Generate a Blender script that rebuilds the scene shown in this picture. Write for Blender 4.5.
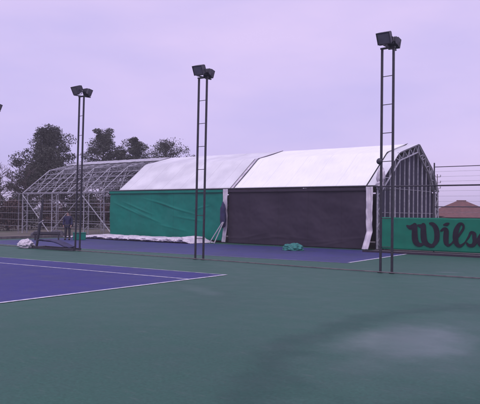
import bpy, bmesh, math, random
from mathutils import Vector, Matrix, noise
R = math.radians
random.seed(7)
for o in list(bpy.data.objects): bpy.data.objects.remove(o)
scene = bpy.context.scene

# ------------------------------------------------------------------ camera
cam = bpy.data.cameras.new('camera'); camo = bpy.data.objects.new('camera', cam)
scene.collection.objects.link(camo); scene.camera = camo
PITCH, ROLL, YAW = .0168, .0119, .6559
cy, sy, cp, sp, cr, sr = math.cos(YAW), math.sin(YAW), math.cos(PITCH), math.sin(PITCH), math.cos(ROLL), math.sin(ROLL)
r_ = Vector((cy, sy, 0)); F_ = Vector((-sy*cp, cy*cp, sp)); U_ = Vector((sy*sp, -cy*sp, cp))
RR = cr*r_ + sr*U_; UU = -sr*r_ + cr*U_
m = Matrix((RR, UU, -F_)).transposed().to_4x4(); m.translation = (0, 0, 1.8)
camo.matrix_world = m
cam.sensor_width = 36; cam.lens = 648.75/480*36; cam.clip_start = .05; cam.clip_end = 3000

# ------------------------------------------------------------------ world and sun (even overcast evening, violet cast)
SUN_EL, SUN_ROT = 48, 200
w = bpy.data.worlds.new("World"); scene.world = w; w.use_nodes = True
nt = w.node_tree; nt.nodes.clear(); N = nt.nodes.new; L = nt.links.new
out = N('ShaderNodeOutputWorld'); mixs = N('ShaderNodeMixShader')
sky = N('ShaderNodeTexSky'); sky.sky_type = 'NISHITA'; sky.sun_disc = False
sky.sun_elevation = R(SUN_EL); sky.sun_rotation = R(SUN_ROT)
b1 = N('ShaderNodeBackground'); b1.inputs[1].default_value = .06; L(sky.outputs[0], b1.inputs[0])
tc = N('ShaderNodeTexCoord'); sep = N('ShaderNodeSeparateXYZ'); L(tc.outputs['Generated'], sep.inputs[0])
ramp = N('ShaderNodeValToRGB'); L(sep.outputs[2], ramp.inputs[0])
e = ramp.color_ramp.elements
e[0].position = 0.0; e[0].color = (.66, .555, .90, 1)
e[1].position = 1.0; e[1].color = (1.10, .99, 1.34, 1)
q = e.new(.10); q.color = (.735, .63, 1.0, 1)
q = e.new(.35); q.color = (.72, .62, .98, 1)
mp = N('ShaderNodeMapping'); mp.inputs['Scale'].default_value = (1, 1, 3.2); L(tc.outputs['Generated'], mp.inputs[0])
nz = N('ShaderNodeTexNoise'); nz.inputs['Scale'].default_value = 2.6; nz.inputs['Detail'].default_value = 4; nz.inputs['Roughness'].default_value = .5
L(mp.outputs[0], nz.inputs[0])
cr2 = N('ShaderNodeValToRGB'); L(nz.outputs[0], cr2.inputs[0])
cr2.color_ramp.elements[0].position = .32; cr2.color_ramp.elements[0].color = (.86, .885, .97, 1)
cr2.color_ramp.elements[1].position = .68; cr2.color_ramp.elements[1].color = (1.09, 1.045, 1.03, 1)
mul = N('ShaderNodeMix'); mul.data_type = 'RGBA'; mul.blend_type = 'MULTIPLY'; mul.inputs[0].default_value = 1
L(ramp.outputs[0], mul.inputs[6]); L(cr2.outputs[0], mul.inputs[7])
b2 = N('ShaderNodeBackground'); b2.inputs[1].default_value = 1.0; L(mul.outputs[2], b2.inputs[0])
mixs.inputs[0].default_value = .93; L(b1.outputs[0], mixs.inputs[1]); L(b2.outputs[0], mixs.inputs[2]); L(mixs.outputs[0], out.inputs[0])

sun = bpy.data.lights.new('sun', 'SUN'); sun.energy = 1.3; sun.angle = R(35); sun.color = (1, .93, .97)
suno = bpy.data.objects.new('sun', sun); scene.collection.objects.link(suno)
# sun stands behind the camera, to the south of the shelter wall
sd = Vector((.35, -1.0, 0)).normalized()*math.cos(R(SUN_EL)) + Vector((0, 0, math.sin(R(SUN_EL))))
suno.rotation_euler = sd.to_track_quat('Z', 'Y').to_euler()
scene.view_settings.view_transform = 'Standard'; scene.view_settings.look = 'None'
scene.view_settings.exposure = 0; scene.view_settings.gamma = 1; scene.view_settings.use_curve_mapping = False
scene.render.engine = 'CYCLES'

# ------------------------------------------------------------------ helpers
COL = scene.collection
def tag(o, label=None, cat=None, group=None, kind=None):
    if label: o['label'] = label
    if cat: o['category'] = cat
    if group: o['group'] = group
    if kind: o['kind'] = kind
    return o
def empty(name, loc, rz=0, **k):
    o = bpy.data.objects.new(name, None); COL.objects.link(o); o.location = loc; o.rotation_euler = (0, 0, rz)
    o.empty_display_size = .2
    return tag(o, **k)
class MB:
    def __init__(s): s.v = []; s.f = []
    def add(s, vs, fs):
        b = len(s.v); s.v += [tuple(x) for x in vs]; s.f += [tuple(i+b for i in f) for f in fs]; return s
    def box(s, x0, x1, y0, y1, z0, z1):
        return s.add([(x, y, z) for z in (z0, z1) for y in (y0, y1) for x in (x0, x1)],
                     [(0, 2, 3, 1), (4, 5, 7, 6), (0, 1, 5, 4), (2, 6, 7, 3), (0, 4, 6, 2), (1, 3, 7, 5)])
    def tube(s, pts, r, n=8, cap=True):
        pts = [Vector(p) for p in pts]; rs = r if isinstance(r, (list, tuple)) else [r]*len(pts)
        vs = []; fs = []
        up = None
        for i, p in enumerate(pts):
            d = (pts[min(i+1, len(pts)-1)]-pts[max(i-1, 0)]).normalized()
            if up is None:
                up = Vector((0, 0, 1)) if abs(d.z) < .9 else Vector((1, 0, 0))
            a = d.cross(up)
            if a.length < 1e-4: a = d.cross(Vector((0, 1, 0)))
            a.normalize(); b = a.cross(d).normalized(); up = b
            for k in range(n):
                t = 2*math.pi*(k+.5)/n; vs.append(p+(a*math.cos(t)+b*math.sin(t))*rs[i])
        for i in range(len(pts)-1):
            for k in range(n):
                k2 = (k+1) % n; fs.append((i*n+k, i*n+k2, (i+1)*n+k2, (i+1)*n+k))
        if cap:
            fs.append(tuple(range(n-1, -1, -1))); fs.append(tuple((len(pts)-1)*n+k for k in range(n)))
        return s.add(vs, fs)
    def hull8(s, a, b):  # two quads joined into a solid
        return s.add(list(a)+list(b), [(3, 2, 1, 0), (4, 5, 6, 7)]+[(i, (i+1) % 4, 4+(i+1) % 4, 4+i) for i in range(4)])
    def grid(s, fn, nu, nv):
        return s.add([fn(i/nu, j/nv) for j in range(nv+1) for i in range(nu+1)],
                     [(j*(nu+1)+i, j*(nu+1)+i+1, (j+1)*(nu+1)+i+1, (j+1)*(nu+1)+i) for j in range(nv) for i in range(nu)])
    def build(s, name, mat, parent=None, smooth=False, **k):
        me = bpy.data.meshes.new(name); me.from_pydata(s.v, [], s.f); me.update()
        if smooth: me.polygons.foreach_set('use_smooth', [True]*len(me.polygons))
        if mat: me.materials.append(mat)
        o = bpy.data.objects.new(name, me); COL.objects.link(o)
        if parent: o.parent = parent
        return tag(o, **k)
def bevel(o, wd=.01, seg=2):
    m = o.modifiers.new('bevel', 'BEVEL'); m.width = wd; m.segments = seg; m.limit_method = 'ANGLE'; return o
def solid(o, t):
    m = o.modifiers.new('solid', 'SOLIDIFY'); m.thickness = t; m.offset = 0; return o
def copy_tree(o, parent=None):
    c = o.copy(); COL.objects.link(c); c.parent = parent
    for ch in [x for x in bpy.data.objects if x.parent == o]: copy_tree(ch, c)
    return c
def mat(name, c1, c2=None, rough=.6, scale=3., spec=.5, metal=0, bump=0, bscale=40, detail=5, lo=.35, hi=.65, trans=0, stretch=None):
    m = bpy.data.materials.new(name); m.use_nodes = True; t = m.node_tree; b = t.nodes['Principled BSDF']
    b.inputs['Roughness'].default_value = rough; b.inputs['Metallic'].default_value = metal
    b.inputs['Specular IOR Level'].default_value = spec
    tc = t.nodes.new('ShaderNodeTexCoord'); src = tc.outputs['Object']
    if stretch:
        mp = t.nodes.new('ShaderNodeMapping'); mp.inputs['Scale'].default_value = stretch; t.links.new(src, mp.inputs[0]); src = mp.outputs[0]
    if c2 is None: c2 = tuple(x*.8 for x in c1)
    n = t.nodes.new('ShaderNodeTexNoise'); n.inputs['Scale'].default_value = scale; n.inputs['Detail'].default_value = detail
    t.links.new(src, n.inputs[0]); r = t.nodes.new('ShaderNodeValToRGB'); t.links.new(n.outputs[0], r.inputs[0])
    r.color_ramp.elements[0].position = lo; r.color_ramp.elements[1].position = hi
    r.color_ramp.elements[0].color = (*c2, 1); r.color_ramp.elements[1].color = (*c1, 1)
    t.links.new(r.outputs[0], b.inputs['Base Color'])
    if bump:
        n2 = t.nodes.new('ShaderNodeTexNoise'); n2.inputs['Scale'].default_value = bscale; n2.inputs['Detail'].default_value = 4
        t.links.new(src, n2.inputs[0]); bp = t.nodes.new('ShaderNodeBump'); bp.inputs['Strength'].default_value = bump; bp.inputs['Distance'].default_value = .02
        t.links.new(n2.outputs[0], bp.inputs['Height']); t.links.new(bp.outputs[0], b.inputs['Normal'])
    if trans:
        tr = t.nodes.new('ShaderNodeBsdfTranslucent'); t.links.new(r.outputs[0], tr.inputs[0])
        mx = t.nodes.new('ShaderNodeMixShader'); mx.inputs[0].default_value = trans
        t.links.new(b.outputs[0], mx.inputs[1]); t.links.new(tr.outputs[0], mx.inputs[2])
        t.links.new(mx.outputs[0], t.nodes['Material Output'].inputs[0])
    return m

# wet-able court paint: base colour, and a water film where 'wet' ellipses (real places on the ground) lie
def court_mat(name, c1, c2, wet=(), scuff=(.075, .115, .10)):
    m = bpy.data.materials.new(name); m.use_nodes = True; t = m.node_tree; b = t.nodes['Principled BSDF']; A = t.nodes.new; K = t.links.new
    geo = A('ShaderNodeNewGeometry')
    def nz(s, d=5, rg=.55):
        n = A('ShaderNodeTexNoise'); n.inputs['Scale'].default_value = s; n.inputs['Detail'].default_value = d; n.inputs['Roughness'].default_value = rg
        K(geo.outputs['Position'], n.inputs[0]); return n.outputs[0]
    def math_(op, a, b_=None, c_=None, clamp=False):
        n = A('ShaderNodeMath'); n.operation = op; n.use_clamp = clamp
        for i, x in enumerate((a, b_, c_)):
            if x is None: continue
            if isinstance(x, (int, float)): n.inputs[i].default_value = x
            else: K(x, n.inputs[i])
        return n.outputs[0]
    big = nz(.22, 3); mid = nz(1.7, 6, .62); fine = nz(22, 10, .8)
    f = math_('ADD', math_('MULTIPLY', big, .5), math_('MULTIPLY', mid, .5))
    rp = A('ShaderNodeValToRGB'); K(f, rp.inputs[0]); rp.color_ramp.elements[0].position = .36; rp.color_ramp.elements[1].position = .62
    rp.color_ramp.elements[0].color = (*c2, 1); rp.color_ramp.elements[1].color = (*c1, 1)
    # fine acrylic-paint grit
    g = A('ShaderNodeMix'); g.data_type = 'RGBA'; g.blend_type = 'MULTIPLY'; g.inputs[0].default_value = 1
    gr = A('ShaderNodeMapRange'); K(fine, gr.inputs[0]); gr.inputs['From Min'].default_value = .3; gr.inputs['From Max'].default_value = .7
    gr.inputs['To Min'].default_value = .62; gr.inputs['To Max'].default_value = 1.38
    K(rp.outputs[0], g.inputs[6]); K(gr.outputs[0], g.inputs[7])
    col = g.outputs[2]
    # scuffs and ball marks
    sm = A('ShaderNodeMapping'); sm.inputs['Scale'].default_value = (1.6, 5.5, 1); sm.inputs['Rotation'].default_value = (0, 0, .6); K(geo.outputs['Position'], sm.inputs[0])
    sn = A('ShaderNodeTexNoise'); sn.inputs['Scale'].default_value = 2.2; sn.inputs['Detail'].default_value = 9; sn.inputs['Roughness'].default_value = .7; K(sm.outputs[0], sn.inputs[0])
    sr_ = A('ShaderNodeMapRange'); K(sn.outputs[0], sr_.inputs[0]); sr_.inputs['From Min'].default_value = .56; sr_.inputs['From Max'].default_value = .72; sr_.inputs['To Max'].default_value = .55
    sx = A('ShaderNodeMix'); sx.data_type = 'RGBA'; sx.blend_type = 'MIX'; K(sr_.outputs[0], sx.inputs[0]); K(col, sx.inputs[6]); sx.inputs[7].default_value = (*scuff, 1); col = sx.outputs[2]
    film = None; damp = None
    for (x, y, a, bb, ang, amt, rim) in wet:
        mpn = A('ShaderNodeMapping'); mpn.vector_type = 'TEXTURE'
        mpn.inputs['Location'].default_value = (x, y, 0); mpn.inputs['Rotation'].default_value = (0, 0, R(ang)); mpn.inputs['Scale'].default_value = (a, bb, 1)
        K(geo.outputs['Position'], mpn.inputs[0])
        s_ = A('ShaderNodeVectorMath'); s_.operation = 'MULTIPLY'; K(mpn.outputs[0], s_.inputs[0]); s_.inputs[1].default_value = (1, 1, 0)
        ln = A('ShaderNodeVectorMath'); ln.operation = 'LENGTH'; K(s_.outputs[0], ln.inputs[0])
        d = math_('ADD', ln.outputs['Value'], math_('MULTIPLY', math_('SUBTRACT', nz(1.1, 4), .5), .75))
        mr = A('ShaderNodeMapRange'); mr.interpolation_type = 'SMOOTHSTEP'; K(d, mr.inputs[0])
        mr.inputs['From Min'].default_value = 1.0; mr.inputs['From Max'].default_value = .0; mr.inputs['To Max'].default_value = amt
        mr2 = A('ShaderNodeMapRange'); mr2.interpolation_type = 'SMOOTHSTEP'; K(d, mr2.inputs[0])
        mr2.inputs['From Min'].default_value = 1.3; mr2.inputs['From Max'].default_value = 1.0; mr2.inputs['To Max'].default_value = rim
        if rim < 0:   # only a dark drying edge
            mr2.inputs['To Max'].default_value = -rim
            inn = A('ShaderNodeMapRange'); inn.interpolation_type = 'SMOOTHSTEP'; K(d, inn.inputs[0])
            inn.inputs['From Min'].default_value = .72; inn.inputs['From Max'].default_value = 1.02; inn.inputs['To Min'].default_value = .12
            class _o: outputs = [math_('MULTIPLY', mr2.outputs[0], inn.outputs[0])]
            mr2 = _o
        film = mr.outputs[0] if film is None else math_('MAXIMUM', film, mr.outputs[0])
        damp = mr2.outputs[0] if damp is None else math_('MAXIMUM', damp, mr2.outputs[0])
    b.inputs['Specular IOR Level'].default_value = .22
    rg = A('ShaderNodeMapRange'); K(mid, rg.inputs[0]); rg.inputs['From Min'].default_value = .3; rg.inputs['From Max'].default_value = .7
    rg.inputs['To Min'].default_value = .52; rg.inputs['To Max'].default_value = .66
    bp = A('ShaderNodeBump'); bp.inputs['Distance'].default_value = .004; K(fine, bp.inputs['Height']); K(bp.outputs[0], b.inputs['Normal'])
    bp.inputs['Strength'].default_value = .5
    if film is not None:
        dk = A('ShaderNodeMix'); dk.data_type = 'RGBA'; dk.blend_type = 'MULTIPLY'; K(damp, dk.inputs[0]); K(col, dk.inputs[6]); dk.inputs[7].default_value = (.52, .68, .70, 1)
        col = dk.outputs[2]
        b.inputs['Coat IOR'].default_value = 1.33; b.inputs['Coat Roughness'].default_value = .30
        K(film, b.inputs['Coat Weight'])
    K(rg.outputs[0], b.inputs['Roughness'])
    K(col, b.inputs['Base Color'])
    return m

M = {}
M['court_green'] = court_mat('court_green', (.026, .094, .066), (.018, .074, .052),
    wet=[(-3.72, 8.85, 1.25, 2.5, 9, 1.0, 0), (-3.45, 8.7, 1.55, 4.0, 9, .30, -.75), (-7.3, 20.25, .25, .75, -70, .7, .3), (-9.9, 11.4, .5, 1.6, 60, .25, .2)])
M['court_blue'] = court_mat('court_blue', (.022, .023, .165), (.013, .014, .105), scuff=(.055, .06, .17))
M['court_blue_old'] = court_mat('court_blue_old', (.040, .040, .165), (.026, .036, .095), scuff=(.07, .085, .16))
M['line'] = mat('line_paint', (.62, .60, .66), (.34, .33, .42), rough=.6, scale=6, lo=.35, hi=.6)
M['line_worn'] = mat('line_worn', (.42, .42, .50), (.16, .20, .26), rough=.6, scale=3.5, lo=.38, hi=.62)
M['soil'] = mat('soil', (.13, .10, .09), (.06, .07, .045), rough=.9, scale=.4, bump=.5)
M['kerb'] = mat('kerb', (.16, .13, .14), (.09, .075, .09), rough=.8, scale=5)
M['dark_steel'] = mat('dark_steel', (.030, .026, .040), (.018, .016, .024), rough=.45, scale=9, metal=.0)
M['lamp_body'] = mat('lamp_body', (.050, .045, .065), (.028, .025, .038), rough=.5, scale=12)
M['galv'] = mat('galvanised', (.46, .45, .50), (.28, .27, .32), rough=.45, scale=7, metal=.15)
M['galv_dim'] = mat('galvanised_dim', (.30, .29, .34), (.18, .17, .21), rough=.5, scale=7, metal=.15)
M['white_cover'] = mat('white_cover', (.87, .87, .87), (.82, .82, .83), rough=.5, scale=.8, bump=.3, bscale=2.0)
M['grey_cover'] = mat('grey_cover', (.70, .69, .73), (.56, .55, .60), rough=.55, scale=.7, bump=.35, bscale=2.2)
def weld(m, step, dark, off=0.):
    t = m.node_tree; b = t.nodes['Principled BSDF']; A = t.nodes.new; K = t.links.new
    src = b.inputs['Base Color'].links[0].from_socket
    tc = A('ShaderNodeTexCoord'); sp_ = A('ShaderNodeSeparateXYZ'); K(tc.outputs['Object'], sp_.inputs[0])
    def mt_(op, a, v, v3=None):
        n = A('ShaderNodeMath'); n.operation = op; K(a, n.inputs[0]) ; n.inputs[1].default_value = v
        if v3 is not None: n.inputs[2].default_value = v3
        return n.outputs[0]
    x = mt_('PINGPONG', mt_('ADD', sp_.outputs[0], 100+off), step/2)
    lt = mt_('LESS_THAN', x, .022)
    st = A('ShaderNodeTexNoise'); mp = A('ShaderNodeMapping'); mp.inputs['Scale'].default_value = (5, .35, .35); K(tc.outputs['Object'], mp.inputs[0]); K(mp.outputs[0], st.inputs[0]); st.inputs['Detail'].default_value = 6
    r = A('ShaderNodeMapRange'); K(st.outputs[0], r.inputs[0]); r.inputs['From Min'].default_value = .45; r.inputs['From Max'].default_value = .75; r.inputs['To Max'].default_value = .35
    m1 = A('ShaderNodeMix'); m1.data_type = 'RGBA'; m1.blend_type = 'MULTIPLY'; K(r.outputs[0], m1.inputs[0]); K(src, m1.inputs[6]); m1.inputs[7].default_value = (.72, .72, .70, 1)
    m2 = A('ShaderNodeMix'); m2.data_type = 'RGBA'; m2.blend_type = 'MULTIPLY'; K(lt, m2.inputs[0]); K(m1.outputs[2], m2.inputs[6]); m2.inputs[7].default_value = (dark, dark, dark, 1)
    K(m2.outputs[2], b.inputs['Base Color'])
weld(M['grey_cover'], 1.6, .84)
M['green_tarp'] = mat('green_tarp', (.001, .180, .132), (.001, .150, .112), rough=.55, scale=.9, spec=.2)
M['dark_tarp'] = mat('dark_tarp', (.036, .025, .044), (.028, .019, .035), rough=.6, scale=.8, spec=.3)
weld(M['green_tarp'], 2.0, .82); weld(M['dark_tarp'], 2.0, .80); weld(M['white_cover'], 1.6, .90)
M['gable_tarp'] = mat('gable_tarp', (.028, .024, .060), (.016, .015, .036), rough=.6, scale=1.6, stretch=(1, 1, .25))
M['white_cloth'] = mat('white_cloth', (.68, .62, .68), (.42, .38, .46), rough=.7, scale=2.2)
M['banner'] = mat('banner_green', (.001, .165, .100), (.001, .135, .084), spec=.25, rough=.6, scale=2.0)
M['letter'] = mat('letter_black', (.022, .018, .030), (.014, .012, .02), rough=.8, spec=.1)
M['teal_cloth'] = mat('teal_cloth', (.02, .19, .165), (.012, .12, .11), rough=.6, scale=5)
M['navy'] = mat('navy_cloth', (.022, .020, .085), (.014, .013, .05), rough=.7, scale=6)
M['blue_jacket'] = mat('blue_jacket', (.012, .011, .065), (.008, .008, .04), rough=.7, scale=6)
M['trousers'] = mat('dark_trousers', (.03, .027, .04), rough=.8)
M['skin'] = mat('skin', (.42, .26, .22), rough=.55)
M['hair'] = mat('hair', (.02, .015, .015), rough=.6)
M['glass'] = mat('lamp_glass', (.13, .125, .15), (.09, .085, .11), rough=.12)
M['bark'] = mat('bark', (.075, .055, .055), (.04, .03, .032), rough=.9, scale=8)
M['pine'] = mat('pine_leaf', (.052, .052, .042), (.026, .028, .024), rough=.8, scale=1.6)
M['pine2'] = mat('pine_leaf_grey', (.060, .062, .052), (.034, .036, .030), rough=.8, scale=.8)
M['brown_leaf'] = mat('brown_leaf', (.085, .042, .038), (.040, .025, .023), rough=.85, scale=1.0)
M['olive_leaf'] = mat('olive_leaf', (.036, .036, .026), (.020, .021, .015), rough=.85, scale=1.0)
M['roof_tile'] = mat('roof_tile', (.15, .055, .052), (.095, .038, .036), rough=.8, scale=3, bump=.4)
M['plaster'] = mat('plaster', (.16, .09, .085), (.11, .065, .06), rough=.85, scale=2)
M['window'] = mat('window_glass', (.03, .03, .04), rough=.15)
M['porcelain'] = mat('insulator', (.40, .36, .42), rough=.35)
M['pole_wood'] = mat('pole_wood', (.10, .08, .085), rough=.85)
M['hill'] = mat('hill', (.06, .062, .06), (.045, .048, .05), rough=.95, scale=.02)

# ------------------------------------------------------------------ ground
g = MB(); g.grid(lambda u, v: (-1500+3000*u, -1500+3000*v, -.03), 12, 12)
g.build('ground', M['soil'], kind='structure')
g = MB(); g.grid(lambda u, v: (-36.2+60*u, -14+44.6*v, 0), 8, 8); g.build('court_surround', M['court_green'], kind='structure')
def court(cx, cy_, ang, depth, length, lines, blue):
    c, s_ = math.cos(R(ang)), math.sin(R(ang))
    def T(a, b_, z): # a runs along -X from the corner, b along -Y
        return (cx-a*c-b_*s_*-1*-1, cy_-a*s_+b_*c*1, z) if False else (cx - a*c - b_*s_, cy_ - a*s_ + b_*c, z)
    m_ = MB(); m_.add([T(0, 0, .004), T(length, 0, .004), T(length, depth, .004), T(0, depth, .004)], [(0, 1, 2, 3)] if depth < 0 else [(3, 2, 1, 0)])
    m_.build('court_paint', blue, kind='structure')
    for i, (a0, b0, a1, b1, wd, mt) in enumerate(lines):
        d = Vector((a1-a0, b1-b0)); d.normalize(); n_ = Vector((-d.y, d.x))*wd/2
        nseg = 30; vs = []; fs = []
        for k in range(nseg+1):
            a = a0+(a1-a0)*k/nseg; b_ = b0+(b1-b0)*k/nseg
            vs += [T(a+n_.x, b_+n_.y, .008+.0015*i), T(a-n_.x, b_-n_.y, .008+.0015*i)]
        for k in range(nseg): fs.append((2*k, 2*k+1, 2*k+3, 2*k+2))
        MB().add(vs, fs).build('court_line', mt, kind='structure')
# near court, its far corner in front of the camera; depth runs towards the viewer
court(-11.72, 14.68, 3.3, -10.97, 21.6, [
    (0, -.03, 21.6, -.03, .08, M['line_worn']), (.06, -1.68, 21.6, -1.68, .08, M['line']),
    (.04, 0, .04, -10.97, .11, M['line']), (.02, -9.3, 21.6, -9.3, .06, M['line'])], M['court_blue'])
# second court runs on beneath the shelter
court(-11.38, 21.25, 5.4, 8.6, 23.2, [
    (.05, .3, .05, 8.6, .12, M['line']), (.3, .05, 23.2, .05, .05, M['line_worn'])], M['court_blue_old'])
# low kerb at the far end of the courts
k = MB(); k.box(-36.45, -36.2, -14, 29.6, -.03, .16); k.build('kerb', M['kerb'], kind='structure')
# rubber strip at the foot of the fence
k = MB(); k.box(-14.3, 12, 28.35, 29.7, -.02, .035); k.build('concrete_strip', M['kerb'], kind='structure')
k = MB(); k.box(-14.3, 12, 28.22, 28.35, -.02, .09); k.build('kerb', M['dark_tarp'], kind='structure')

# ------------------------------------------------------------------ far hills (only behind everything)
h = MB()
def hillf(u, v):
    a = -1.9+3.0*u; rad = 420+120*v
    z = (4+3.5*noise.noise(Vector((u*9, 3, 0)))+1.6*noise.noise(Vector((u*40, 7, 0))))*math.sin(math.pi*min(1, v*1.1)) if v > 0 else -1
    return (math.sin(a)*rad, math.cos(a)*rad, z)
h.grid(hillf, 160, 6); h.build('hills', M['hill'], smooth=True, kind='structure')

# ------------------------------------------------------------------ shelter
PROF = [(30.2, 0), (30.2, 3.2), (32.7, 5.15), (35.45, 5.87), (36.25, 5.36), (37.5, 4.55), (38.55, 3.2), (38.75, 0)]
def inset(prof, d):
    res = []; n = len(prof)
    for i, p in enumerate(prof):
        ns = []
        for a, b_ in ((i-1, i), (i, i+1)):
            if a < 0 or b_ >= n: continue
            v = Vector((prof[b_][0]-prof[a][0], prof[b_][1]-prof[a][1])).normalized(); ns.append(Vector((v.y, -v.x)))
        nn = sum(ns, Vector((0, 0))); nn.normalize(); c = nn.dot(ns[0]); res.append((p[0]+nn.x*d/c, max(0, p[1]+nn.y*d/c)))
    return res
SH = empty('tennis_shelter', (-14.5, 30.2, 0), label='long steel framed tennis shelter with white roof, green and dark sides, bare lattice left', cat='shelter')
ox = SH.location
def sh(v): return (v[0]-ox.x, v[1]-ox.y, v[2]-ox.z)
class SB(MB):
    def build(s, *a, **k):
        s.v = [sh(x) for x in s.v]; return super().build(*a, parent=SH, **k)
def resample(p, step):
    o = [p[0]]
    for a, b_ in zip(p, p[1:]):
        d = math.dist(a, b_); n = max(1, round(d/step))
        o += [(a[0]+(b_[0]-a[0])*i/n, a[1]+(b_[1]-a[1])*i/n) for i in range(1, n+1)]
    return o
def arch(X, r=.035, step=.42, mt=None, depth=.42, name='frame_arch', roof_only=False):
    pf = PROF[1:7] if roof_only else PROF
    m_ = SB(); outer = inset(pf, .05); inner = inset(pf, .05+depth)
    m_.tube([(X, y, z) for y, z in outer], r, 6); m_.tube([(X, y, z) for y, z in inner], r, 6)
    po = []; pi = []
    for i in range(len(pf)-1):
        a0, a1, b0, b1 = outer[i], outer[i+1], inner[i], inner[i+1]
        n = max(2, round(math.dist(a0, a1)/step))
        for k_ in range(n+1):
            t = k_/n; po.append((a0[0]+(a1[0]-a0[0])*t, a0[1]+(a1[1]-a0[1])*t)); t2 = min(1, t)
            pi.append((b0[0]+(b1[0]-b0[0])*t2, b0[1]+(b1[1]-b0[1])*t2))
    for k_ in range(len(po)-1):
        a, b_ = (po[k_], pi[k_+1]) if k_ % 2 else (pi[k_], po[k_+1])
        if math.dist(a, b_) > .05: m_.tube([(X, *a), (X, *b_)], r*.55, 4)
    return m_.build(name, mt or M['galv'])
XS = [-14.5, -17.6, -20.8, -23.76, -27.2, -30.5, -33.75, -35.6, -37.5, -39.4, -41.25, -43.1, -45.0]
for X in XS:
    arch(X, r=.05 if X == -14.5 else .04, roof_only=X in (-35.6, -39.4, -43.1))
# lattice purlins between the bare arches, plus covered ones
def along(frac_list, X0, X1, lattice):
    pr = resample(inset(PROF, .05), .62)
    for (y, z) in pr:
        if z < 2.9: continue
        m_ = SB(); m_.tube([(X0, y, z), (X1, y, z)], .03, 6)
        if lattice:
            yc, zc = 34.4, 2.2; d = Vector((yc-y, zc-z)).normalized()*.34
            m_.tube([(X0, y+d.x, z+d.y), (X1, y+d.x, z+d.y)], .022, 5)
            n = int(abs(X1-X0)/.38)
            for i in range(n):
                a = X0+(X1-X0)*i/n; b_ = X0+(X1-X0)*(i+1)/n
                p, q_ = ((a, y, z), (b_, y+d.x, z+d.y)) if i % 2 else ((a, y+d.x, z+d.y), (b_, y, z))
                m_.tube([p, q_], .014, 4)
        m_.build('purlin', M['galv_dim'])
along(None, -33.9, -45.0, True)
# side rails and diagonal braces of the bare bays
for z in (.9, 1.75, 2.35):
    SB().tube([(-34.6, 30.24, z), (-45, 30.24, z)], .022, 5).build('side_rail', M['galv_dim'])
    SB().tube([(-33.9, 38.7, z), (-45, 38.7, z)], .022, 5).build('side_rail', M['galv_dim'])
for x0, z0, x1, z1 in ((-44.9, 3.0, -41.4, .1), (-37.7, 3.0, -34.2, .1), (-41.3, .1, -37.6, 3.0)):
    SB().tube([(x0, 30.17, z0), (x1, 30.17, z1)], .035, 5).build('brace', M['galv'])
for X0, X1 in zip(XS[6:], XS[7:]):
    P = inset(PROF, .05)
    for i in (1, 2, 3, 4, 5):
        (ya, za), (yb, zb) = P[i], P[i+1]
        m_ = SB(); m_.tube([(X0, ya, za), (X1, yb, zb)], .016, 4); m_.tube([(X1, ya, za), (X0, yb, zb)], .016, 4); m_.build('brace', M['galv'])

# fabric sheets
def roof_sheet(X0, X1, name, mt, lift=0., sag=.05, **k):
    p = inset(PROF[1:7], -.03-lift); bays = [x for x in XS if X1-.1 <= x <= X0+.1]
    L_ = [0]
    for a, b_ in zip(p, p[1:]): L_.append(L_[-1]+math.dist(a, b_))
    def fn(u, v):
        s_ = v*L_[-1]; i = max(j for j in range(len(p)-1) if L_[j] <= s_+1e-9); t = (s_-L_[i])/(L_[i+1]-L_[i])
        y = p[i][0]+(p[i+1][0]-p[i][0])*t; z = p[i][1]+(p[i+1][1]-p[i][1])*t
        X = X0+(X1-X0)*u
        bay = (abs(X-XS[0]) / 3.25) % 1.0
        z -= sag*math.sin(math.pi*bay)*math.sin(math.pi*min(1, t))+.012*noise.noise(Vector((X*1.3, s_*1.1, 4)))
        return (X, y, z)
    m_ = SB(); m_.grid(fn, 90, 40); o = m_.build(name, mt, smooth=True, **k); solid(o, .012); return o
roof_sheet(-15.15, -23.72, 'roof_cover', M['white_cover'], label='brighter white roof cover')
roof_sheet(-24.02, -33.75, 'roof_cover', M['grey_cover'], label='duller pale roof cover over the green side')
roof_sheet(-14.42, -15.1, 'roof_edge_flap', M['grey_cover'], lift=-.03, sag=0)
# grey strip of cover left lying along the bare ridge
def rsf(u, v):
    pts = [(34.3, 5.60), (35.45, 5.93), (36.25, 5.42), (36.9, 5.0)]; s_ = v*3; i = min(2, int(s_)); t = s_-i
    return (-33.9-11.0*u, pts[i][0]+(pts[i+1][0]-pts[i][0])*t, pts[i][1]+(pts[i+1][1]-pts[i][1])*t+.03*noise.noise(Vector((u*22, v*3, 1))))
m_ = SB(); m_.grid(rsf, 60, 12); o = m_.build('ridge_cover', M['galv'], smooth=True); solid(o, .01)
# seam cables
for X, n_ in ((-15.12, 4), (-23.75, 4), (-23.99, 3)):
    p = inset(PROF[1:4], -.05)[:n_-1]; SB().tube([(X, *a) for a in p], .013, 6).build('seam_cable', M['dark_steel'])
p = inset(PROF[1:4], -.02); m_ = SB()
for a, b_ in zip(p, p[1:]):
    m_.hull8([(-23.76, *a), (-23.98, *a), (-23.98, *b_), (-23.76, *b_)], [(-23.76, a[0], a[1]+.02), (-23.98, a[0], a[1]+.02), (-23.98, b_[0], b_[1]+.02), (-23.76, b_[0], b_[1]+.02)])
m_.build('seam_strip', M['white_cloth'])
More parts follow.
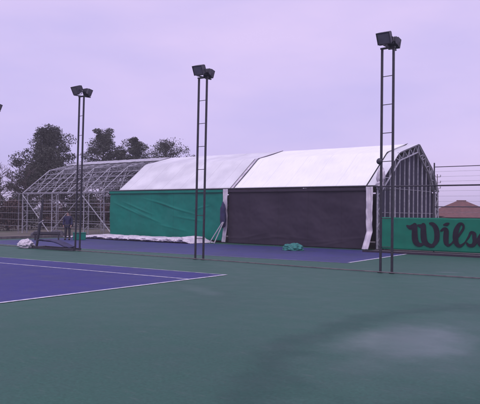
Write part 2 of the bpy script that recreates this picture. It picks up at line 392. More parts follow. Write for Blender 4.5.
# eave pipe
SB().tube([(-14.4, 30.10, 3.24), (-34.6, 30.10, 3.21)], .045, 8).build('eave_pipe', M['dark_steel'])
def wall(X0, X1, z0, z1, name, mt, creases, amp, Y=30.13, **k):
    def fn(u, v):
        X = X0+(X1-X0)*u; z = z0+(z1-z0)*v; d = 0
        for (cx, cz, a, ln, am) in creases:
            c, s_ = math.cos(a), math.sin(a); p_ = (X-cx)*c+(z-cz)*s_; q_ = -(X-cx)*s_+(z-cz)*c
            if abs(p_) < ln: d += am*math.exp(-(q_/.05)**2)*(1-(p_/ln)**2)
        d += amp*(noise.noise(Vector((X*.55, z*.7, 1)))*1.2+.45*noise.noise(Vector((X*1.7+z*.8, z*1.9, 5)))+.12*noise.noise(Vector((X*6, z*5, 9))))
        d += .05*math.sin(X*2*math.pi/3.2)*math.sin(math.pi*v)
        return (X, Y-d*math.sin(math.pi*min(1, max(0, v)))**.4, z)
    m_ = SB(); m_.grid(fn, 240, 70); o = m_.build(name, mt, smooth=True, **k); solid(o, .01); return o
rnd = random.Random(3)
gc = [(-31.8, 2.05, -.28, 1.7, .05), (-32.0, 1.75, -.30, 1.5, .045), (-30.9, 1.5, -.33, 1.4, .045), (-29.2, 2.25, -.25, 1.3, .05), (-27.9, 1.95, -.22, 1.5, .045),
      (-27.2, 1.4, -.12, 1.4, .035), (-33.2, 2.1, -.35, 1.0, .04), (-30.1, 2.45, -.2, 1.6, .03), (-26.2, 2.1, .2, .8, .035), (-28.6, .8, -.15, 1.5, .03)]
wall(-24.36, -34.5, .12, 3.16, 'side_cover', M['green_tarp'], gc, .07, label='green side cover with diagonal creases')
dc = [(-23.5+i*1.1, .25+rnd.random()*.35, .16*math.sin(i*1.3)+.05, 1.3, .02) for i in range(8)]
wall(-14.96, -24.02, .02, 3.16, 'side_cover', M['dark_tarp'], dc, .06, label='dark purple-brown side cover')
# pale band along the top edge of the covers where they wrap the eave
for X0, X1, mt in ((-14.96, -24.02, M['dark_tarp']), (-24.42, -34.5, M['green_tarp'])):
    SB().box(X1, X0, 30.02, 30.10, 3.02, 3.17).build('cover_hem', mt)
# covers of the far side, seen through the open frame
wall(-33.75, -14.6, .05, 3.15, 'far_side_cover', M['dark_tarp'], [], .05, Y=38.75)
# seam flap and corner flap
def flap(X0, X1, zt, zb, Y, kick, name, kx=0, ph=0):
    def fn(u, v):
        z = zt+(zb-zt)*v; X = X0+(X1-X0)*u; t = max(0, v-.72)/.28
        X += kx*t+.012*math.sin(v*9+ph)-.05*t; Y_ = Y-.05*math.sin(u*8+v*3)-kick*t-.03*noise.noise(Vector((u*3, v*9, ph)))
        return (X, Y_, z)
    m_ = SB(); m_.grid(lambda u, v: (lambda p: (p[0], p[1]-.025*(.5-abs(noise.noise(Vector((u*2.2+ph, v*5+u, 1))))*2), p[2]))(fn(u, v)), 24, 90); o = m_.build(name, M['white_cloth'], smooth=True); solid(o, .012); return o
flap(-14.62, -14.99, 3.2, .05, 29.98, .42, 'corner_flap', kx=.0)
flap(-24.0, -24.33, 3.2, .06, 30.0, .12, 'seam_flap', ph=2)
# gathered cloth where corner flap meets roof
def blob(fn_r, c, s_, name, mt, parent=None, seed=0, n=(28, 18), bottom=None, builder=MB, ridge=0., **k):
    def fn(u, v):
        th = 2*math.pi*u; ph = math.pi*(v-.5); d = Vector((math.cos(th)*math.cos(ph), math.sin(th)*math.cos(ph), math.sin(ph)))
        r = 1+fn_r*noise.fractal(d*1.6+Vector((seed, 0, 0)), 1, 2, 3)+fn_r*.4*abs(noise.noise(d*4+Vector((0, seed, 0))))
        if ridge: r += ridge*(1-2.4*abs(noise.noise(d*3.2+Vector((seed, 1, 4)))))+ridge*.5*(1-2.4*abs(noise.noise(d*7+Vector((seed, 3, 1)))))
        p = Vector((c[0]+d.x*s_[0]*r, c[1]+d.y*s_[1]*r, c[2]+d.z*s_[2]*r))
        if bottom is not None: p.z = max(bottom, p.z)
        return p
    m_ = builder(); m_.grid(fn, *n)
    return m_.build(name, mt, **({'parent': parent} if parent else {}), smooth=True, **k)
blob(.45, (-14.38, 30.35, 3.72), (.16, .28, .42), 'gathered_cloth', M['white_cloth'], seed=4, builder=SB)
blob(.45, (-14.36, 30.2, 3.3), (.15, .22, .2), 'gathered_cloth', M['white_cloth'], seed=9, builder=SB)
# gable: dark cover with pale upright bars
gp = inset(PROF, .34); m_ = SB(); X = -14.72
n = len(gp); m_.add([(X, *a) for a in gp]+[(X-.02, *a) for a in gp], [tuple(range(n)), tuple(range(2*n-1, n-1, -1))]+[(i, i+n, (i+1) % n+n, (i+1) % n) for i in range(n)])
m_.build('gable_cover', M['gable_tarp'])
def ztop(y, pr=inset(PROF, .25)):
    for a, b_ in zip(pr, pr[1:]):
        if a[0] <= y <= b_[0] and b_[0] > a[0]: return a[1]+(b_[1]-a[1])*(y-a[0])/(b_[0]-a[0])
    return 3
for i in range(13):
    y = 30.75+i*.62
    SB().tube([(-14.62, y, 0), (-14.62, y, ztop(y)-.05)], .034 if i % 3 else .05, 6).build('gable_post', M['galv'])
for z in (1.9, 3.2):
    SB().tube([(-14.66, 30.5, z), (-14.66, 38.3, z)], .02, 6).build('gable_rail', M['galv_dim'])

# white rolled cover lying along the foot of the green side
def rollf(u, v):
    X = -24.75-12*u; th = 2*math.pi*v
    sc_ = .22+.78*min(1, (1-u)*3.2) if u > .7 else 1
    fat = (1+.45*math.exp(-((u-.05)/.06)**2)+.25*noise.noise(Vector((u*26, 2, 0))))*(math.sin(math.pi*min(1, max(0, u*16+.05))/2) if u < .06 else 1)
    r = 1+.22*noise.noise(Vector((u*30, math.cos(th)*1.4, math.sin(th)*1.4)))
    r += .14*(.5-abs(noise.noise(Vector((X*2.6, math.cos(th)*2.6, math.sin(th)*2.6+X*.7))))*2)*.6+.10*(.5-abs(noise.noise(Vector((X*7, math.cos(th)*5, math.sin(th)*5))))*2)
    y = 28.55+.25*noise.noise(Vector((u*7, 8, 8)))-.3*u + math.cos(th)*1.0*r*(.55+.45*sc_); z = .135*sc_*fat*(1+math.sin(th)*r*1.05)
    return (X, y, max(.012, z))
m_ = MB(); m_.grid(rollf, 420, 48); m_.build('rolled_cover', M['white_cloth'], smooth=True,
    label='long white rolled cover lying on the ground along the green side', cat='cover')
# teal heap by the dark wall
blob(.22, (-17.3, 26.75, .02), (.50, .40, .27), 'folded_tarp', M['teal_cloth'], seed=3, n=(90, 50), ridge=.16, bottom=.01,
     label='small crumpled teal tarp heaped on the court before the dark side', cat='tarp')
# navy bundle and the poles that lean with it at the seam
blob(.25, (-24.12, 29.72, 1.65), (.20, .15, .72), 'cloth_bundle', M['navy'], seed=6, n=(30, 24),
     label='dark navy cloth bundle tied against the white seam of the shelter', cat='bundle')
MB().tube([(-24.05, 29.6, 1.25), (-24.62, 29.1, .01)], .035, 8).build('leaning_pole', M['porcelain'], label='pale pole leaning furthest left below the navy bundle', cat='pole', group='poles leaning at the seam')
MB().tube([(-23.98, 29.6, 1.25), (-24.22, 29.05, .01)], .035, 8).build('leaning_pole', M['porcelain'], label='pale pole standing closer to the dark side, below the navy bundle', cat='pole', group='poles leaning at the seam')

# ------------------------------------------------------------------ fence and banner
FY = 29.95
FE = empty('wire_fence', (-14.6, FY, 0), label='tall dark wire fence holding the green banner at the right', cat='fence')
def fb(mb, name, mt, **k):
    mb.v = [(a+14.6, b_-FY, c) for a, b_, c in mb.v]; return mb.build(name, mt, parent=FE, **k)
for X in (-11.45, -8.3, -5.15, -2.0, 1.15, 4.3, 7.45):
    fb(MB().tube([(X, FY, 0), (X, FY, 4.28)], .032, 8), 'post', M['dark_steel'])
for z, r in ((4.08, .018), (3.2, .036), (2.2, .022)):
    fb(MB().tube([(-14.45 if z == 3.2 else -11.45, FY-.04, z), (8, FY-.04, z)], r, 6), 'rail', M['dark_steel'])
for z in (3.86, 3.62, 3.4, 2.95, 2.7, 2.45, 1.95):
    fb(MB().tube([(-11.45, FY-.02, z), (8, FY-.02, z)], .006, 4), 'wire', M['galv_dim'])
fb(MB().box(-14.45, 8, FY-.05, FY+.05, 0, .07), 'bottom_rail', M['dark_steel'])
FL = empty('wire_fence', (-60, 29.75, 0), label='thin see-through wire fence running past the bare frame at the left', cat='fence')
for X in (-59.8, -54.8, -49.8, -44.8, -39.8, -34.75):
    MB().tube([(X+60, 0, -.03), (X+60, 0, 3.25)], .022, 6).build('post', M['galv_dim'], parent=FL)
for z, r, mt_ in ((3.12, .022, 'galv_dim'), (2.6, .009, 'galv'), (2.1, .009, 'galv'), (1.6, .009, 'galv'), (1.1, .009, 'galv'), (.6, .009, 'galv')):
    MB().tube([(.2, 0, z), (25.25, 0, z-.02)], r, 5).build('rail', M[mt_], parent=FL)
m_ = MB()
for i in range(84): m_.tube([(.3+.3*i, .01, .1), (.3+.3*i, .01, 3.1)], .0035, 3, cap=False)
m_.build('mesh_wire', M['galv_dim'], parent=FL)
BN = empty('banner', (-14.2, FY-.08, 0), label='long green banner with black script lettering on the wire fence', cat='banner')
def bf(u, v):
    X = 22*u; z = .10+1.57*v
    return (X, -.02*noise.noise(Vector((X*.9, z*1.3, 0)))-.01*noise.noise(Vector((X*3, z*4, 2))), z+(.02*noise.noise(Vector((X*1.2, 0, 3))) if v > .9 else 0))
o = MB().grid(bf, 260, 20).build('banner_sheet', M['banner'], parent=BN, smooth=True); solid(o, .006)
LET = {
'W': [[(-12.744, 1.272, 0.086), (-12.577, 1.204, 0.186), (-12.398, 1.265, 0.214)], [(-12.353, 1.309, 0.228), (-12.35, 0.852, 0.271), (-12.303, 0.547, 0.271), (-12.138, 0.39, 0.185), (-11.947, 0.426, 0.113), (-11.817, 0.6, 0.056)], [(-12.19, 1.312, 0.085), (-12.042, 1.273, 0.17), (-11.924, 1.261, 0.212)], [(-11.924, 1.318, 0.226), (-11.914, 0.866, 0.269), (-11.86, 0.563, 0.268), (-11.684, 0.394, 0.183), (-11.424, 0.348, 0.126)], [(-11.607, 1.41, 0.084), (-11.448, 1.371, 0.168), (-11.304, 1.178, 0.223), (-11.252, 0.887, 0.237), (-11.285, 0.607, 0.209), (-11.413, 0.42, 0.14), (-11.599, 0.315, 0.098)]],
'i': [[(-11.075, 1.073, 0.069), (-10.934, 1.16, 0.139), (-10.822, 1.093, 0.207), (-10.833, 0.761, 0.235), (-10.811, 0.527, 0.207), (-10.705, 0.414, 0.11), (-10.567, 0.495, 0.055)], [(-10.936, 1.354, 0.069), (-10.809, 1.384, 0.138), (-10.698, 1.427, 0.069)]],
'l': [[(-10.567, 0.495, 0.055), (-10.388, 0.693, 0.096), (-10.157, 0.988, 0.095), (-10.009, 1.25, 0.095), (-10.064, 1.412, 0.095), (-10.214, 1.382, 0.15), (-10.349, 1.105, 0.219), (-10.382, 0.776, 0.233), (-10.318, 0.504, 0.191), (-10.153, 0.408, 0.123), (-9.95, 0.559, 0.054)]],
's': [[(-9.95, 0.559, 0.054), (-9.777, 0.836, 0.081), (-9.684, 1.028, 0.108), (-9.537, 0.978, 0.162), (-9.522, 0.817, 0.175), (-9.495, 0.637, 0.188), (-9.587, 0.465, 0.148), (-9.761, 0.444, 0.122), (-9.856, 0.535, 0.095)]],
'o': [[(-9.226, 0.961, 0.12), (-9.323, 0.71, 0.174), (-9.256, 0.491, 0.147), (-9.112, 0.45, 0.12), (-8.982, 0.622, 0.16), (-8.984, 0.855, 0.16), (-9.088, 0.978, 0.107), (-9.226, 0.961, 0.094)]],
'n': [[(-8.835, 0.985, 0.08), (-8.751, 0.961, 0.172), (-8.75, 0.697, 0.185), (-8.761, 0.458, 0.172)], [(-8.737, 0.796, 0.066), (-8.61, 0.979, 0.119), (-8.469, 0.937, 0.171), (-8.455, 0.674, 0.184), (-8.378, 0.5, 0.118), (-8.265, 0.57, 0.052)]]}
def crom(P, n=6):
    res = []
    for i in range(len(P)-1):
        p0 = P[max(0, i-1)]; p1 = P[i]; p2 = P[i+1]; p3 = P[min(len(P)-1, i+2)]
        for k_ in range(n):
            t = k_/n; res.append([.5*(2*b_+(c-a)*t+(2*a-5*b_+4*c-d)*t*t+(3*b_-a-3*c+d)*t**3) for a, b_, c, d in zip(p0, p1, p2, p3)])
    return res+[list(P[-1])]
li = 0
for key, strokes in LET.items():
    m_ = MB()
    for st in strokes:
        P = crom(st); li += 1; yy = -.030-.005*(li % 3)-.0004*li; vs = []; fs = []
        for i, (x, z, wd) in enumerate(P):
            a = P[max(0, i-1)]; b_ = P[min(len(P)-1, i+1)]; d = Vector((b_[0]-a[0], b_[1]-a[1])).normalized(); wd *= 1.1; nx, nz_ = -d.y*wd/2, d.x*wd/2
            y_ = yy-.00015*i; vs += [(x+nx+14.2, y_, z+nz_), (x-nx+14.2, y_, z-nz_)]
        for i in range(len(P)-1): fs.append((2*i, 2*i+1, 2*i+3, 2*i+2))
        m_.add(vs, fs)
        for x, z, wd in (P[0], P[-1]):
            m_.add([(x+14.2+math.cos(t*math.pi/6)*wd/2, yy+.0005, z+math.sin(t*math.pi/6)*wd/2) for t in range(12)], [tuple(range(12))])
    m_.build('letter', M['letter'], parent=BN)

# ------------------------------------------------------------------ light masts
def make_mast():
    t = empty('light_mast', (0, 0, 0))
    for s_ in (-1, 1):
        bp = MB().box(s_*.19-.07, s_*.19+.07, -.07, .07, 0, .02).build('base_plate', M['dark_steel'], parent=t)
        rl = MB().box(s_*.19-.032, s_*.19+.032, -.032, .032, .02, 6.93).build('rail', M['dark_steel'], parent=t); bevel(rl, .006)
    for i in range(7):
        z = .80+.88*i; MB().tube([(-.17, 0, z-.004), (.17, 0, z+.004)], .012, 6).build('rung', M['dark_steel'], parent=t)
    cb = MB().box(-.24, .24, -.035, .035, 6.93, 6.98).box(.03, .09, -.42, -.036, 6.935, 6.975).box(.05, .11, .036, .40, 6.935, 6.975).build('cross_arm', M['dark_steel'], parent=t)
    # two floodlights: the larger one faces the near court, the other the far court
    def flood(px, py, pz, yaw, tilt, sc_):
        mtx = Matrix.Translation((px, py, pz)) @ Matrix.Rotation(R(yaw), 4, 'Z') @ Matrix.Rotation(R(tilt), 4, 'X') @ Matrix.Scale(sc_, 4)
        def P(x, y, z): return mtx @ Vector((x, y, z))
        q1 = [P(-.23, -.13, -.20), P(.23, -.13, -.20), P(.23, -.13, .20), P(-.23, -.13, .20)]
        q2 = [P(-.20, .10, -.17), P(.20, .10, -.17), P(.20, .10, .17), P(-.20, .10, .17)]
        q3 = [P(-.11, .22, -.09), P(.11, .22, -.09), P(.11, .22, .09), P(-.11, .22, .09)]
        mb = MB(); mb.hull8(q1, q2); mb.hull8([P(*v) for v in ((-.198, .101, -.168), (.198, .101, -.168), (.198, .101, .168), (-.198, .101, .168))], q3)
        for i in range(6):
            x = -.15+.06*i; mb.hull8([P(x, .11, -.13), P(x+.012, .11, -.13), P(x+.012, .11, .172), P(x, .11, .172)], [P(x, .235, -.10), P(x+.012, .235, -.10), P(x+.012, .235, .12), P(x, .235, .12)])
        fl = mb.build('floodlight', M['lamp_body'], parent=t)
        gl = MB().hull8([P(-.20, -.138, -.17), P(.20, -.138, -.17), P(.20, -.138, .17), P(-.20, -.138, .17)], [P(-.20, -.132, -.17), P(.20, -.132, -.17), P(.20, -.132, .17), P(-.20, -.132, .17)]).build('glass', M['glass'], parent=fl)
        fr = MB()
        for a, b_ in (((-.235, -.20), (.235, -.172)), ((-.235, .172), (.235, .20)), ((-.235, -.172), (-.202, .172)), ((.202, -.172), (.235, .172))):
            fr.hull8([P(a[0], -.152, a[1]), P(b_[0], -.152, a[1]), P(b_[0], -.152, b_[1]), P(a[0], -.152, b_[1])], [P(a[0], -.131, a[1]), P(b_[0], -.131, a[1]), P(b_[0], -.131, b_[1]), P(a[0], -.131, b_[1])])
        fr.build('bezel', M['lamp_body'], parent=fl)
        yk = MB(); yk.tube([P(-.25, 0, 0), P(-.25, .02, -.24), P(.25, .02, -.24), P(.25, 0, 0)], .016*sc_, 5); yk.build('bracket', M['dark_steel'], parent=t)
    flood(.02, -.26, 7.22, 2, 27, .92)
    flood(.08, .24, 7.16, 184, 22, .80)
    return t
mast = make_mast()
spots = [(-8.61, 18.6, 0, 1.0, .0, 'tallest looking ladder mast with two floodlights, in front of the dark side and gable'),
         (-16.34, 18.72, 4, 1, .6, 'ladder mast with two floodlights standing before the green side cover'),
         (-23.61, 18.72, -8, 1, 1.35, 'slightly leaning ladder mast with two floodlights before the bare steel frame'),
         (-30.68, 18.72, 0, 1, .2, 'farthest ladder mast, only its lamp edge showing at the left border')]
for i, (x, y, rz, s_, lean, lab) in enumerate(spots):
    o = mast if i == 0 else copy_tree(mast)
    o.location = (x, y, .004); o.rotation_euler = (0, R(lean), R(rz))
    tag(o, lab, 'light mast', 'ladder masts in a row between the courts')
bpy.context.view_layer.update()
# junction box on the nearest mast
jb = blob(0, (-.24, -.02, 3.45), (.10, .08, .10), 'junction_box', M['lamp_body'], parent=mast, n=(14, 10))
# cable along the foot of the masts
MB().tube([(-34, 18.55, .03), (-23.6, 18.62, .03), (-16.3, 18.6, .035), (-11, 18.5, .03), (-8.6, 18.5, .035), (-5.5, 18.8, .03), (1, 18.9, .03)], .017, 6).build(
    'ground_cable', M['kerb'], label='thin dark cable lying along the foot of the light masts', cat='cable')

# ------------------------------------------------------------------ stand with sagging cloth beside the left mast
ST = empty('net_stand', (-25.0, 18.6, 0), rz=0, label='dark L shaped net stand with a tall leaning post beside the leaning mast', cat='stand')
def sb_(mb, name, mt, **k):
    mb.v = [(a+25.0, b_-18.6, c) for a, b_, c in mb.v]; return mb.build(name, mt, parent=ST, **k)
o = sb_(MB().box(-26.35, -23.35, 18.28, 18.40, .03, .12), 'base_bar', M['dark_steel'])
o = sb_(MB().box(-26.35, -23.75, 18.95, 19.05, .03, .11), 'base_bar', M['dark_steel'])
sb_(MB().tube([(-26.3, 18.34, .08), (-26.3, 19.0, .08)], .045, 6), 'cross_bar', M['dark_steel'])
sb_(MB().tube([(-26.35, 18.5, .1), (-26.25, 18.6, 1.2), (-26.2, 18.7, 2.35)], [.055, .08, .045], 8), 'upright', M['dark_steel'])
sb_(MB().tube([(-26.25, 18.55, 1.2), (-25.95, 18.55, 1.33)], .03, 6), 'crank_handle', M['porcelain'])
def cl(u, v):
    X = -26.2+2.1*u; return (X, 18.45+.5*v, .42-.26*u+.10*math.sin(u*math.pi)-.05*math.sin(v*math.pi)+.03*noise.noise(Vector((u*5, v*4, 0))))
o = sb_(MB().grid(cl, 24, 10), 'sagging_net', M['navy'], smooth=True); solid(o, .05)
blob(.35, (-26.9, 18.3, .19), (.42, .26, .21), 'sack', M['white_cloth'], seed=11, n=(70, 40), ridge=.12, bottom=.012, label='grubby white sack lying at the left foot of the net stand', cat='sack')

# dark bench and bin beyond
BE = empty('bench', (-33.3, 24.1, .004), rz=R(52), label='long low dark bench at the far court edge behind the net stand', cat='bench')
MB().box(-.78, .78, -.22, .22, .36, .44).build('seat', M['dark_steel'], parent=BE)
MB().box(-.78, .78, .222, .27, .30, .50).build('backrest', M['dark_steel'], parent=BE)
for x in (-.68, .68):
    for y in (-.17, .17): MB().box(x-.04, x+.04, y-.04, y+.04, 0, .358).build('leg', M['dark_steel'], parent=BE)
BI = empty('storage_box', (-32.6, 26.0, .004), rz=R(50), label='low green storage box just right of the standing person', cat='box')
bevel(MB().box(-.38, .38, -.25, .25, 0, .40).build('box_body', M['green_tarp'], parent=BI), .02)
bevel(MB().box(-.40, .40, -.27, .27, .402, .46).build('lid', M['green_tarp'], parent=BI), .015)
for i, (x, y, s_, lab) in enumerate(((-37.9, 26.6, .42, 'dark full sack on the soil furthest left beyond the court'), (-36.9, 27.6, .48, 'dark full sack on the soil left of the bench'))):
    blob(.3, (x, y, .12), (s_, s_*.8, s_*.7), 'sack', M['lamp_body'], seed=20+i, bottom=-.03, label=lab, cat='sack', group='dark sacks beyond the court')

# ------------------------------------------------------------------ person (standing, facing away towards the shelter)
def skin_chain(name, verts, edges, radii, mt, parent=None, sub=2, root=0):
    me = bpy.data.meshes.new(name); me.from_pydata(verts, edges, []); me.materials.append(mt)
    o = bpy.data.objects.new(name, me); COL.objects.link(o)
    if parent: o.parent = parent
    sk = o.modifiers.new('skin', 'SKIN'); sk.use_smooth_shade = True
    for i, r in enumerate(radii):
        d = me.skin_vertices[0].data[i]; d.radius = (r, r) if isinstance(r, float) else r; d.use_root = (i == root)
    ss = o.modifiers.new('sub', 'SUBSURF'); ss.levels = sub; ss.render_levels = sub
    return o
PE = empty('person', (-33.0, 25.4, 0), rz=R(35), label='standing person in a dark blue jacket and dark trousers behind the leaning mast', cat='person')
V = [(0, 0, .95), (0, 0, 1.15), (0, .01, 1.38), (0, .0, 1.50), (0, -.01, 1.56), (0, -.02, 1.66), (0, -.01, 1.74),
     (.10, 0, .90), (.11, -.01, .50), (.12, .02, .09), (.12, -.12, .045),
     (-.10, 0, .90), (-.12, -.03, .50), (-.13, .01, .09), (-.14, -.13, .045),
     (.19, 0, 1.42), (.25, .01, 1.14), (.24, -.10, .90), (.235, -.14, .82),
     (-.19, 0, 1.42), (-.26, .02, 1.14), (-.25, -.06, .89), (-.245, -.09, .81)]
E_ = [(0, 1), (1, 2), (2, 3), (3, 4), (4, 5), (5, 6), (0, 7), (7, 8), (8, 9), (9, 10), (0, 11), (11, 12), (12, 13), (13, 14), (2, 15), (15, 16), (16, 17), (17, 18), (2, 19), (19, 20), (20, 21), (21, 22)]
Rr = [(.15, .11), (.14, .10), (.16, .11), .055, .06, (.085, .10), .06, .095, .065, .045, .04, .095, .065, .045, .04, .06, .048, .035, .03, .06, .048, .035, .03]
skin_chain('body', V, E_, Rr, M['skin'], PE)
# clothing over the body, slightly larger
V.append((0, 0, .86)); E_.append((0, 23)); Rr.append((.15, .11))
jv = [0, 1, 2, 3, 15, 16, 17, 19, 20, 21, 23]; im = {v: i for i, v in enumerate(jv)}
skin_chain('jacket', [V[i] for i in jv], [(im[a], im[b_]) for a, b_ in E_ if a in im and b_ in im], [(.185, .15), (.175, .14), (.185, .135), .075, .078, .066, .052, .078, .066, .052, (.19, .155)], M['blue_jacket'], PE)
tv = [0, 7, 8, 9, 11, 12, 13]; im = {v: i for i, v in enumerate(tv)}
skin_chain('trousers', [V[i] for i in tv], [(im[a], im[b_]) for a, b_ in E_ if a in im and b_ in im], [(.165, .125), .112, .082, .066, .112, .082, .066], M['trousers'], PE)
blob(.05, (0, .015, 1.70), (.098, .112, .10), 'hair', M['hair'], parent=PE, n=(16, 12))
for s_, hx, hy in ((1, .235, -.14), (-1, -.245, -.09)):
    hv = []; he = []; hr = []
    for k_ in range(4):
        b_ = len(hv); x = hx; y0 = hy-.03+.02*k_
        hv += [(x, y0, .82), (x-.006*s_, y0-.004, .775-.004*(k_ in (1, 2))), (x-.02*s_, y0-.008, .735-.008*(k_ in (1, 2)))]
        he += [(b_, b_+1), (b_+1, b_+2)]; hr += [.011, .009, .007]
    b_ = len(hv); hv += [(hx, hy-.03, .83), (hx-.02*s_, hy-.06, .80), (hx-.03*s_, hy-.065, .77)]; he += [(b_, b_+1), (b_+1, b_+2)]; hr += [.012, .010, .008]
    for j in range(0, len(hv), 3):
        skin_chain('finger', hv[j:j+3], [(0, 1), (1, 2)], hr[j:j+3], M['skin'], PE, sub=1)
for x, y in ((.12, -.06), (-.135, -.07)):
    blob(0, (x, y, .05), (.055, .15, .055), 'shoe', M['hair'], parent=PE, n=(12, 10), bottom=.003)

# ------------------------------------------------------------------ vegetation
def leaves(mb, c, rad, n, size, rnd, flat=1.0, droop=0):
    for _ in range(n):
        while True:
            d = Vector((rnd.uniform(-1, 1), rnd.uniform(-1, 1), rnd.uniform(-1, 1)))
            if d.length < 1: break
        d *= (.55+.45*rnd.random())/max(.35, d.length)*d.length**.5
        p = Vector(c)+Vector((d.x*rad[0], d.y*rad[1], d.z*rad[2]))
        a = Vector((rnd.gauss(0, 1), rnd.gauss(0, 1), rnd.gauss(0, flat))).normalized()
        b_ = a.cross(Vector((rnd.gauss(0, 1), rnd.gauss(0, 1), rnd.gauss(0, 1)))).normalized()
        s_ = size*rnd.uniform(.6, 1.3)
        mb.add([p-a*s_, p+b_*s_*.45, p+a*s_, p-b_*s_*.45], [(0, 1, 2, 3)])
def pine(name, x, y, h, wid, crown_lo, nclump, seed, mt, label, group, leaf=.11, dens=150, topbias=.0, round_=False, lean=0):
    rnd = random.Random(seed); t = empty(name, (x, y, -.03), label=label, cat='tree', group=group)
    tr = MB(); pts = []; rs = []
    for i in range(9):
        f = i/8; pts.append((.25*math.sin(f*3+seed)*f+lean*f*f, .2*math.cos(f*2.3+seed)*f, h*.93*f)); rs.append(.26*(1-f)**.8*(h/10)+.03)
    tr.tube(pts, rs, 8); cr_ = MB()
    def at(f): i = min(7, int(f*8)); a = Vector(pts[i]); b_ = Vector(pts[i+1]); return a.lerp(b_, f*8-i)
    for i in range(nclump):
        f = crown_lo+(1-crown_lo)*((i+.5)/nclump); g_ = (f-crown_lo)/(1-crown_lo)
        prof = (.62+.38*math.sin(math.pi*(.15+g_)))*(1-.38*g_**2) if not round_ else max(.25, math.sqrt(max(0, 1-(2*g_-.95)**2)))
        ang = i*2.4+rnd.uniform(-.5, .5); rad = wid*.5*prof*rnd.uniform(.25, 1.05)
        b_ = at(min(.98, f)); e_ = Vector((b_.x+math.cos(ang)*rad, b_.y+math.sin(ang)*rad, h*f+rnd.uniform(-.1, .35)))
        tr.tube([b_, b_.lerp(e_, .5)+Vector((0, 0, -.08)), e_], [.07, .05, .02], 5)
        cs = wid*rnd.uniform(.07, .20)*(1.0 if round_ else 1-.15*g_)
        leaves(cr_, e_, (cs*1.25, cs*1.25, cs*.82), int(dens*rnd.uniform(.6, 1.3)), leaf, rnd, .7)
        mid = b_.lerp(e_, .55); leaves(cr_, mid, (cs, cs, cs*.6), int(dens*.35), leaf, rnd, .7)
    leaves(cr_, (pts[-1][0], pts[-1][1], h*.96), (wid*.09, wid*.09, h*.04), int(dens*.6), leaf, rnd)
    tr.build('trunk', M['bark'], parent=t, smooth=True); cr_.build('crown', mt, parent=t)
    return t
GT = 'trees standing behind the shelter'
pine('pine_tree', -63.2, 45.8, 11.2, 7.4, .30, 62, 3, M['pine'], 'large dark pine with a ragged crown rising behind the bare frame', GT, dens=420)
pine('pine_tree', -65.9, 56.5, 12.2, 7.0, .42, 38, 8, M['pine2'], 'tiered dark pine above the bare frame, right of the leaning mast', GT, dens=360)
pine('pine_tree', -62.6, 59.3, 11.2, 6.0, .42, 32, 14, M['pine2'], 'smaller dark pine close to the left end of the white roof', GT, dens=360)
pine('pine_tree', -64.6, 58.2, 10.0, 4.6, .45, 18, 31, M['pine'], 'short dark pine between the tiered pine and the smaller pine', GT, dens=360)
pine('round_tree', -59.4, 61.5, 10.9, 7.0, .55, 40, 21, M['pine2'], 'round topped dark tree peeping over the pale roof cover', GT, dens=150, round_=True)
pine('round_tree', -56.5, 40.5, 7.9, 4.6, .48, 30, 17, M['pine'], 'dark round tree at the left border beyond the frame', GT, dens=150, round_=True)
for i, (x, y, h, wd_, lab) in enumerate((
    (-62.0, 42.0, 6.2, 5.0, 'low dark tree filling the leftmost bay of the bare frame'), (-61.0, 47.5, 6.0, 5.4, 'low dark tree beneath the large pine'),
    (-60.0, 52.5, 5.4, 5.0, 'low dark tree behind the rails of the leaning mast'), (-57.0, 56.0, 6.3, 5.2, 'low domed tree seen through the right part of the bare frame'),
    (-54.0, 58.5, 5.6, 4.6, 'low dark tree against the left end of the pale roof cover'), (-60.0, 36.5, 5.6, 5.0, 'low dark tree behind the leafless trees'))):
    pine('round_tree', x, y, h, wd_, .22, 34, 60+i, M['pine'], lab, 'low trees behind the bare frame', dens=170, round_=True)
def bare(x, y, h, seed, label):
    rnd = random.Random(seed); t = empty('bare_tree', (x, y, -.03), label=label, cat='tree', group='leafless trees at the left border'); mb = MB(); br = MB()
    def grow(p, d, ln, r, dep, tgt):
        q_ = p+d*ln; mid = p.lerp(q_, .5)+Vector((rnd.gauss(0, .06), rnd.gauss(0, .06), 0))*ln
        tgt.tube([p, mid, q_], [r, r*.85, r*.7], 5 if dep > 3 else 3, cap=False)
        if dep == 0: return
        for _ in range(3 if dep > 1 else 4):
            nd = (d+Vector((rnd.gauss(0, .48), rnd.gauss(0, .48), rnd.gauss(.05, .3)))).normalized()
            grow(p.lerp(q_, rnd.uniform(.55, 1)), nd, ln*rnd.uniform(.6, .85), max(.014, r*.6), dep-1, br)
    grow(Vector((0, 0, 0)), Vector((0, 0, 1)), h*.33, .13, 5, mb)
    mb.build('trunk', M['bark'], parent=t); br.build('branches', M['bark'], parent=t)
bare(-52.0, 32.6, 7.6, 5, 'leafless tree with fine upright twigs at the very left border')
bare(-54.5, 37.2, 7.0, 12, 'leafless tree standing just left of the bare steel frame')
bare(-57.5, 44.5, 7.5, 23, 'leafless tree seen through the left bay of the bare frame')
def shrub(x, y, wx, h, seed, mt, label, kind):
    rnd = random.Random(seed); t = empty('shrub', (x, y, -.03), label=label, cat='shrub', group='shrubs behind the bare frame'); c = MB(); s_ = MB()
    for i in range(9):
        a = rnd.uniform(0, 6.28); rr = rnd.uniform(.1, .8); e_ = Vector((math.cos(a)*rr*wx*.5, math.sin(a)*rr*wx*.4, h*rnd.uniform(.3, .86)))
        s_.tube([(0, 0, 0), e_*.5+Vector((0, 0, .1)), e_], [.05, .035, .015], 4)
        leaves(c, e_, (wx*.27, wx*.25, h*.24), 330, .12, rnd)
    leaves(c, (0, 0, h*.3), (wx*.5, wx*.45, h*.32), 900, .13, rnd)
    s_.build('stems', M['bark'], parent=t); c.build('foliage', mt, parent=t)
rb, ol = M['brown_leaf'], M['olive_leaf']
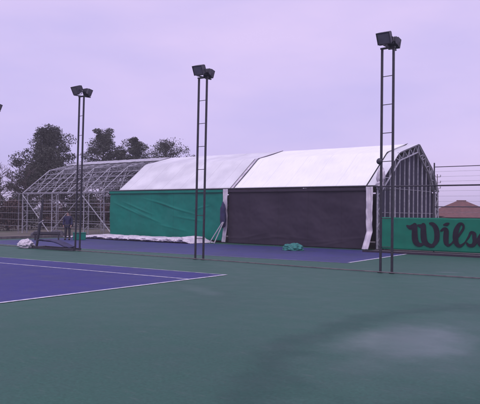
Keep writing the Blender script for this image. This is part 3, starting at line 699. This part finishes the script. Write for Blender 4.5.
sl = [(-53, 30.0, 4.2, 3.3, rb, 'wide reddish-brown shrub at the very left border'), (-51.5, 33.2, 3.6, 3.1, rb, 'tall reddish-brown shrub left of the frame post'),
      (-53.5, 36.5, 3.6, 3.4, ol, 'dark olive shrub behind the leftmost frame bay'), (-54, 40, 3.8, 2.9, rb, 'reddish shrub behind the net stand post'),
      (-53, 43, 3.8, 3.8, ol, 'tall dark olive shrub behind the person'), (-52.5, 46.5, 3.6, 2.7, rb, 'reddish shrub behind the rails of the leaning mast'),
      (-51, 49.0, 3.6, 2.9, rb, 'reddish shrub at the middle of the bare frame'), (-49.0, 51.0, 3.6, 4.6, ol, 'domed dark shrub seen through the bay beside the green cover'),
      (-46.5, 53.0, 3.8, 2.9, rb, 'reddish shrub beside the left edge of the green cover'), (-57, 47, 5, 3.2, rb, 'broad rusty shrub farthest behind the bare frame')]
for i, a in enumerate(sl): shrub(a[0], a[1], a[2], a[3], 40+i, a[4], a[5], None)

# ------------------------------------------------------------------ houses beyond the fence
def house(x, y, rz, wx, wy, hw, hr, label):
    t = empty('house', (x, y, -1.4), rz=R(rz), label=label, cat='house', group='houses beyond the fence')
    MB().box(-wx/2, wx/2, -wy/2, wy/2, -.1, hw).build('wall', M['plaster'], parent=t)
    o_ = .4; a = [(-wx/2-o_, -wy/2-o_, hw), (wx/2+o_, -wy/2-o_, hw), (wx/2+o_, wy/2+o_, hw), (-wx/2-o_, wy/2+o_, hw)]
    rl = max(.3, (wx-wy)/2); zz = hw+hr
    rf = MB().add(a+[(-rl, 0, zz), (rl, 0, zz)], [(0, 1, 5, 4), (1, 2, 5), (2, 3, 4, 5), (3, 0, 4), (3, 2, 1, 0)]).build('roof', M['roof_tile'], parent=t)
    MB().box(-rl-.1, rl+.1, -.1, .1, zz-.04, zz+.08).build('ridge_cap', M['roof_tile'], parent=rf)
    for x_ in (-wx*.3, 0, wx*.3):
        wn = MB().box(x_-.5, x_+.5, -wy/2-.04, -wy/2+.02, .9+1.0, hw-.35).build('window', M['window'], parent=t)
house(-28.5, 84.0, 20, 9, 8, 3.1, 2.0, 'red-brown hip roofed house peeping over the banner beside the gable')
house(-18.2, 72.0, 20, 15, 8, 3.0, 1.15, 'long low red-brown roofed house at the right border over the banner')
# utility pole with insulators
UP = empty('utility_pole', (-22.15, 58.7, 0), label='thin utility pole with pale insulators between the gable and the house', cat='pole')
MB().tube([(0, 0, 0), (0, 0, 5.6)], [.05, .035], 8).build('pole', M['pole_wood'], parent=UP)
for z in (5.35, 4.8, 4.3):
    MB().tube([(-.22, 0, z), (.32, 0, z)], .02, 6).build('cross_arm', M['pole_wood'], parent=UP)
    for x in (-.2, .3): MB().tube([(x, 0, z+.02), (x, 0, z+.10), (x, 0, z+.2)], [.03, .05, .025], 8).build('insulator', M['porcelain'], parent=UP)

# ------------------------------------------------------------------ thin damp haze
hz = bpy.data.materials.new('haze'); hz.use_nodes = True; t = hz.node_tree; t.nodes.clear()
pv = t.nodes.new('ShaderNodeVolumePrincipled'); pv.inputs['Color'].default_value = (.92, .90, .95, 1); pv.inputs['Density'].default_value = .0010
mo = t.nodes.new('ShaderNodeOutputMaterial'); t.links.new(pv.outputs[0], mo.inputs['Volume'])
MB().box(-1501, 1501, -1501, 1501, -1.1, 16).build('haze', hz, kind='stuff')
